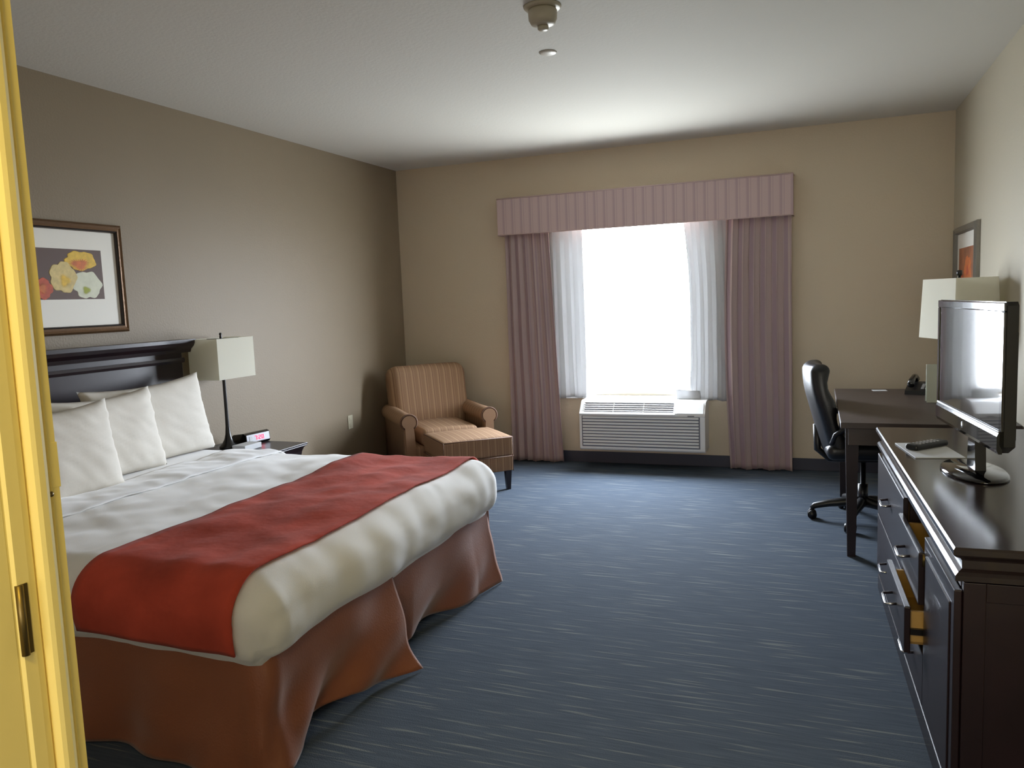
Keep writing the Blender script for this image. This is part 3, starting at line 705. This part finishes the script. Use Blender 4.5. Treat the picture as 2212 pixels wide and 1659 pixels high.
c_ = M(); c_.prism([(-.035, 0), (-.004, .23), (.004, .23), (.035, 0), (.031, 0), (0, .222), (-.031, 0)], -.038, .038, 0); c_ = c_.build('tent_card', 'card_pale'); c_.location = (.668, 5.36, .7605); tag(c_, 'tall pale folded card standing on the desk beside the television edge', 'card')
t = thing('telephone', 'black desk telephone at the back of the desk', 'telephone', (.66, 5.80, .7605), -.25)
M().prism([(-.11, 0), (.11, 0), (.11, .065), (.03, .06), (-.10, .025)], -.09, .09, 0).build('body', 'black_plastic', t)
hs = M(); hs.tube([(-.055, -.10, .062), (-.055, -.06, .088), (-.055, .02, .108), (-.055, .08, .100), (-.055, .11, .082)], [.022, .020, .015, .020, .024], 12); hs.build('handset', 'black_gloss', t)
kp = M()
for i in range(3):
    for k in range(4): kp.box((.0 + i * .025, -.075 + k * .025, .034 + k * .006), (.018 + i * .025, -.058 + k * .025, .042 + k * .006), .002)
kp.build('keypad', 'silver_plastic', t)
t = thing('table_lamp', 'desk lamp with a tall tapered white shade behind the television', 'lamp', (.752, 5.06, .7605), math.radians(18))
M().lathe([(0, 0), (.085, 0), (.085, .010), (.07, .018), (.02, .035), (.012, .07), (.010, .20), (.010, .45), (0, .45)], 24).build('base', 'black_metal', t)
shade(.112, .190, .124, .205, .405, .742, t)
M().lathe([(0, .41), (.007, .41), (.007, .755), (.014, .757), (.014, .785), (0, .787)], 14).build('finial_rod', 'black_metal', t)
sf = M()
for a in ((-.11, 0), (.11, 0), (0, -.188), (0, .188)): sf.tube([(0, 0, .74), (a[0], a[1], .74)], .002, 6)
sf.build('shade_spider', 'black_metal', t)

# ---------------------------------------------------------------- office chair
t = thing('office_chair', 'black leather swivel office chair facing the desk', 'chair', (.28, 5.33, 0), math.radians(6))
soft('seat', 'leather_black', t, (-.24, -.25, .43), (.25, .25, .53), .045, (10, 10, 4), disp=lambda p, nr: .012 * max(0, nr.z) * math.cos(p[0] * 5) * math.cos(p[1] * 5))
vs, fs, uv = rbox((-.05, -.245, -.28), (.05, .245, .30), .047, (4, 14, 16), lambda p, nr: .012 * math.sin(p[2] * 28) * max(0, nr.x))
v2 = [Vector((v_.x - .16 * ((v_.z + .28) / .58) ** 1.0 + .35 * max(0, v_.z - .08) ** 2 * 2.2 + .12 * (v_.y / .245) ** 2 * .35, v_.y * (1 - .16 * max(0, v_.z / .3) ** 2), v_.z)) for v_ in vs]
M().add(v2, fs, None, True, Matrix.Translation((-.185, 0, .715))).build('backrest', 'leather_black', t)
M().tube([(-.02, 0, .40), (-.20, 0, .40), (-.27, 0, .46), (-.275, 0, .62)], .022, 10).build('back_bracket', 'black_plastic', t)
M().tube([(0, 0, .10), (0, 0, .24), (0, 0, .24), (0, 0, .43)], [.030, .030, .016, .016], 16).build('gas_lift', 'black_metal', t)
M().box((-.10, -.10, .395), (.10, .10, .432), .008).build('tilt_mechanism', 'black_plastic', t)
for k in range(5):
    a = math.radians(176 + 72 * k); Tr = Matrix.Rotation(a, 4, 'Z')
    ob = M().tube([(.0, 0, .125), (.06, 0, .125), (.20, 0, .105), (.285, 0, .085), (.305, 0, .066)], [.034, .032, .024, .020, .014], 10, T=Tr).build('base_arm', 'black_plastic', t)
    cs = M(); cs.tube([(.30, -.030, .029), (.30, -.008, .029)], .028, 16, T=Tr); cs.tube([(.30, .008, .029), (.30, .030, .029)], .028, 16, T=Tr); cs.tube([(.30, -.008, .029), (.30, .008, .029)], .010, 8, T=Tr); cs.tube([(.305, 0, .03), (.305, 0, .066)], .010, 8, T=Tr); cs.build('caster', 'black_plastic', ob)
for s in (-1, 1):
    M().tube([(.10, s * .25, .42), (.12, s * .29, .44), (.12, s * .30, .60), (.08, s * .30, .655), (-.12, s * .30, .66), (-.20, s * .29, .60), (-.215, s * .25, .54)], [.014, .014, .014, .019, .019, .014, .014], 10).build('armrest', 'black_plastic', t)

# ---------------------------------------------------------------- dresser
DX, DY0, DY1 = .352, 2.235, 4.13; RB = R - .002
DZ = .80
t = thing('dresser', 'long dark wood dresser with its lower drawer pulled open under the television', 'dresser', (DX, DY0, 0))
DR = t
e = DX - .020
pf = [(e + .004, DZ), (e, DZ - .006), (e, DZ - .020), (e + .006, DZ - .026), (e + .020, DZ - .034), (e + .024, DZ - .040), (e + .024, DZ - .062), (e + .014, DZ - .068), (e + .006, DZ - .076), (e + .006, DZ - .090), (e + .022, DZ - .096)]
# top with moulded edge on front, near end and far end
vs = []; k = len(pf)
for (sx_, sy_) in ((1, 0), (1, 1)):
    for (px, pz) in pf:
        o_ = px - e; vs.append((px, (DY0 + o_) if sy_ == 0 else (DY1 - o_), pz))
for sy_ in (0, 1):
    for (px, pz) in pf:
        o_ = px - e; vs.append((RB - .004, (DY0 + o_) if sy_ == 0 else (DY1 - o_), pz))
mm = M(); fs = []
for i in range(k - 1):
    fs += [[i, i + 1, k + i + 1, k + i], [i, i + 1, 2 * k + i + 1, 2 * k + i], [k + i, k + i + 1, 3 * k + i + 1, 3 * k + i]]
fs += [[0, k, 3 * k, 2 * k], [k - 1, 2 * k - 1, 4 * k - 1, 3 * k - 1], [2 * k + i for i in range(k)] + [3 * k + i for i in range(k)][::-1]]
mm.add(vs, fs); mm.mi[3 * (k - 1)] = 1; loc(mm.build('top', ['edge_lacquer', 'top_wood'], t))
b0, b1 = DY0 + .022, DY1 - .022; zt = DZ - .0965; YD = 2.74
cb = M()
cb.box((DX + .008, b0, 0), (RB - .006, b0 + .022, zt), .002); cb.box((DX + .008, b1 - .022, 0), (RB - .006, b1, zt), .002)
cb.box((DX + .01, YD - .011, .10), (RB - .03, YD + .011, zt)); cb.box((RB - .02, b0 + .02, .06), (RB - .008, b1 - .02, zt))
cb.box((DX + .008, b0 + .02, .075), (RB - .02, b1 - .02, .10), .001); cb.box((DX + .006, b0 + .02, zt - .02), (DX + .03, b1 - .02, zt), .001)
cb.box((DX + .01, 3.215, .10), (RB - .03, 3.235, zt))
loc(cb.build('carcass', 'dark_wood', t))
loc(bx((DX - .006, DY0 + .012, .0), (DX + .012, DY1 - .012, .075), .004).build('plinth', 'edge_lacquer', t))
# side panel inset frame at the near end
sd = M(); sd.box((DX + .008, b0 - .006, .0), (DX + .06, b0 + .001, zt), .002); sd.box((RB - .06, b0 - .006, .0), (RB - .008, b0 + .001, zt), .002); sd.box((DX + .06, b0 - .006, zt - .05), (RB - .06, b0 + .001, zt), .002); loc(sd.build('side_frame', 'dark_wood', t))
def handle(y0, y1, x, z, par):
    h_ = M(); h_.tube([(x, y0, z + .004), (x - .030, y0, z), (x - .034, y0 + .01, z - .002), (x - .034, y1 - .01, z - .002), (x - .030, y1, z), (x, y1, z + .004)], .0055, 8)
    return loc(h_.build('handle', 'chrome', par), t)
# near cabinet door
d_ = loc(bx((DX - .012, b0 + .004, .105), (DX + .007, YD - .006, zt - .025), .003).build('door', 'dark_wood', t))
pnl = M(); pnl.box((DX - .016, b0 + .05, .15), (DX - .011, YD - .05, zt - .075), .002); loc(pnl.build('door_panel', 'dark_wood', d_), t)
hgm = M().tube([(DX - .012, YD - .004, .58), (DX - .012, YD - .004, .62)], .006, 8); loc(hgm.build('hinge', 'brass_old', d_), t)
# open lower drawer, slightly open middle drawer
def drawer(y0, y1, z0, z1, pull, hy, boxm='drawer_birch'):
    x = DX - .012 - pull
    f = M().box((x, y0, z0), (x + .019, y1, z1), .003); fo = loc(f.build('drawer', 'dark_wood', t))
    bxm = M(); a0, a1, c0, c1 = y0 + .03, y1 - .03, z0 + .02, z1 - .025
    bxm.box((x + .019, a0, c0), (x + .46, a0 + .013, c1)); bxm.box((x + .019, a1 - .013, c0), (x + .46, a1, c1)); bxm.box((x + .019, a0, c0), (x + .46, a1, c0 + .008)); bxm.box((x + .45, a0, c0), (x + .46, a1, c1))
    loc(bxm.build('drawer_box', boxm, fo), t)
    rl_ = M().box((x + .02, a0 - .012, c0 + .035), (x + .44, a0, c0 + .055)); loc(rl_.build('runner', 'black_metal', fo), t)
    loc(M().box((x + .002, y0 + .003, z1 - .001), (x + .016, y1 - .003, z1 + .0015), .0005).build('top_edge', 'edge_lacquer', fo), t)
    handle(hy, hy + .11, x, (z0 + z1) / 2 + .01, fo)
drawer(YD - .002, 3.218, .285, .440, .055, 2.93)
drawer(YD - .002, 3.218, .450, .622, .016, 2.93)
drawer(YD - .002, 3.218, .108, .278, 0, 2.93)
drawer(3.226, b1 - .006, .108, .385, 0, 3.60)
drawer(3.226, b1 - .006, .393, zt - .025, 0, 3.60)
ln = loc(M().box((DX + .03, YD + .012, .626), (RB - .06, 3.214, .632)).build('niche_floor', 'black_plastic', t))

# ---------------------------------------------------------------- television
TV = math.atan2(.10, .70)   # screen faces -x, turned a little towards the door
t = thing('television', 'black flat television on a glossy stand on the dresser', 'television', (.498, 3.158, DZ + .0005), math.radians(6))
# local: screen plane x=0 facing -x, y from -.37 (near) to .37 (far)
W2, z0, z1 = .386, .135, .612
bz = M(); pfz = [(W2, z0 + .03), (W2, z1 - .012), (W2 - .012, z1), (-W2 + .012, z1), (-W2, z1 - .012), (-W2, z0 + .03), (-W2 + .06, z0), (W2 - .06, z0)]
bz.prism(pfz, .004, .036, 0); bz.build('shell', 'black_gloss', t)
fr_ = M(); fr_.box((-.004, -W2 + .001, z1 - .030), (.006, W2 - .001, z1 - .002), .003); fr_.box((-.004, -W2 + .001, z0 + .075), (.006, -W2 + .028, z1 - .03), .003); fr_.box((-.004, W2 - .028, z0 + .075), (.006, W2 - .001, z1 - .03), .003)
fr_.prism([(-.010, z0 + .016), (-.004, z0 + .003), (.006, z0 + .003), (.006, z0 + .075), (-.004, z0 + .075), (-.010, z0 + .06)], -W2 + .02, W2 - .02, 1); fr_.build('bezel', 'black_gloss', t)
M().box((-.001, -W2 + .027, z0 + .073), (.005, W2 - .027, z1 - .029)).build('screen', 'tv_screen', t)
M().box((-.0065, -W2 + .02, z0 + .070), (-.002, W2 - .02, z0 + .077), .001).build('trim_strip', 'silver_plastic', t)
lgm = M().lathe([(0, 0), (.012, 0), (.012, .0015), (0, .002)], 20, T=Matrix.Translation((-.0102, 0, z0 + .038)) @ Matrix.Rotation(-PI / 2, 4, 'Y')); lgm.build('logo_disc', 'silver_plastic', t)
M().prism([(-W2 + .12, z0 + .03), (W2 - .12, z0 + .03), (W2 - .12, z1 - .10), (-W2 + .12, z1 - .10)], .045, .075, 0).build('back_cover', 'black_plastic', t)
M().prism([(-.05, .012), (.05, .012), (.035, .16), (-.035, .16)], .02, .055, 0).build('stand_neck', 'black_gloss', t)
sb = M(); n_ = 40; vs = []
for (kx, z) in ((1, 0), (1, .006), (.93, .014), (0, .018)):
    vs += [(.03 + .10 * kx * math.cos(2 * PI * i / n_), .19 * kx * math.sin(2 * PI * i / n_), z) for i in range(n_)]
fs = [[r * n_ + i, r * n_ + (i + 1) % n_, (r + 1) * n_ + (i + 1) % n_, (r + 1) * n_ + i] for r in range(3) for i in range(n_)] + [list(range(n_))]
sb.add(vs, fs, None, True); sb.build('stand_base', 'black_gloss', t)

DR.rotation_euler.z = math.radians(1.8)
f1 = M().box((-.09, -.155, 0), (.09, .155, .004), .001).build('folder', 'paper_white'); f1.location = (.43, 3.55, DZ + .0005); f1.rotation_euler.z = .15; tag(f1, 'white folder lying flat on the dresser under the remote control', 'folder')
t = thing('remote_control', 'black remote control resting on the white folder', 'remote control', (.43, 3.60, DZ + .005), -.75)
soft('body', 'black_plastic', t, (-.028, -.10, 0), (.028, .10, .024), .010, (4, 8, 2))
kp = M()
for i in range(3):
    for k_ in range(6): kp.box((-.018 + i * .014, -.07 + k_ * .022, .0225), (-.009 + i * .014, -.060 + k_ * .022, .0262), .001)
kp.build('buttons', 'silver_plastic', t)
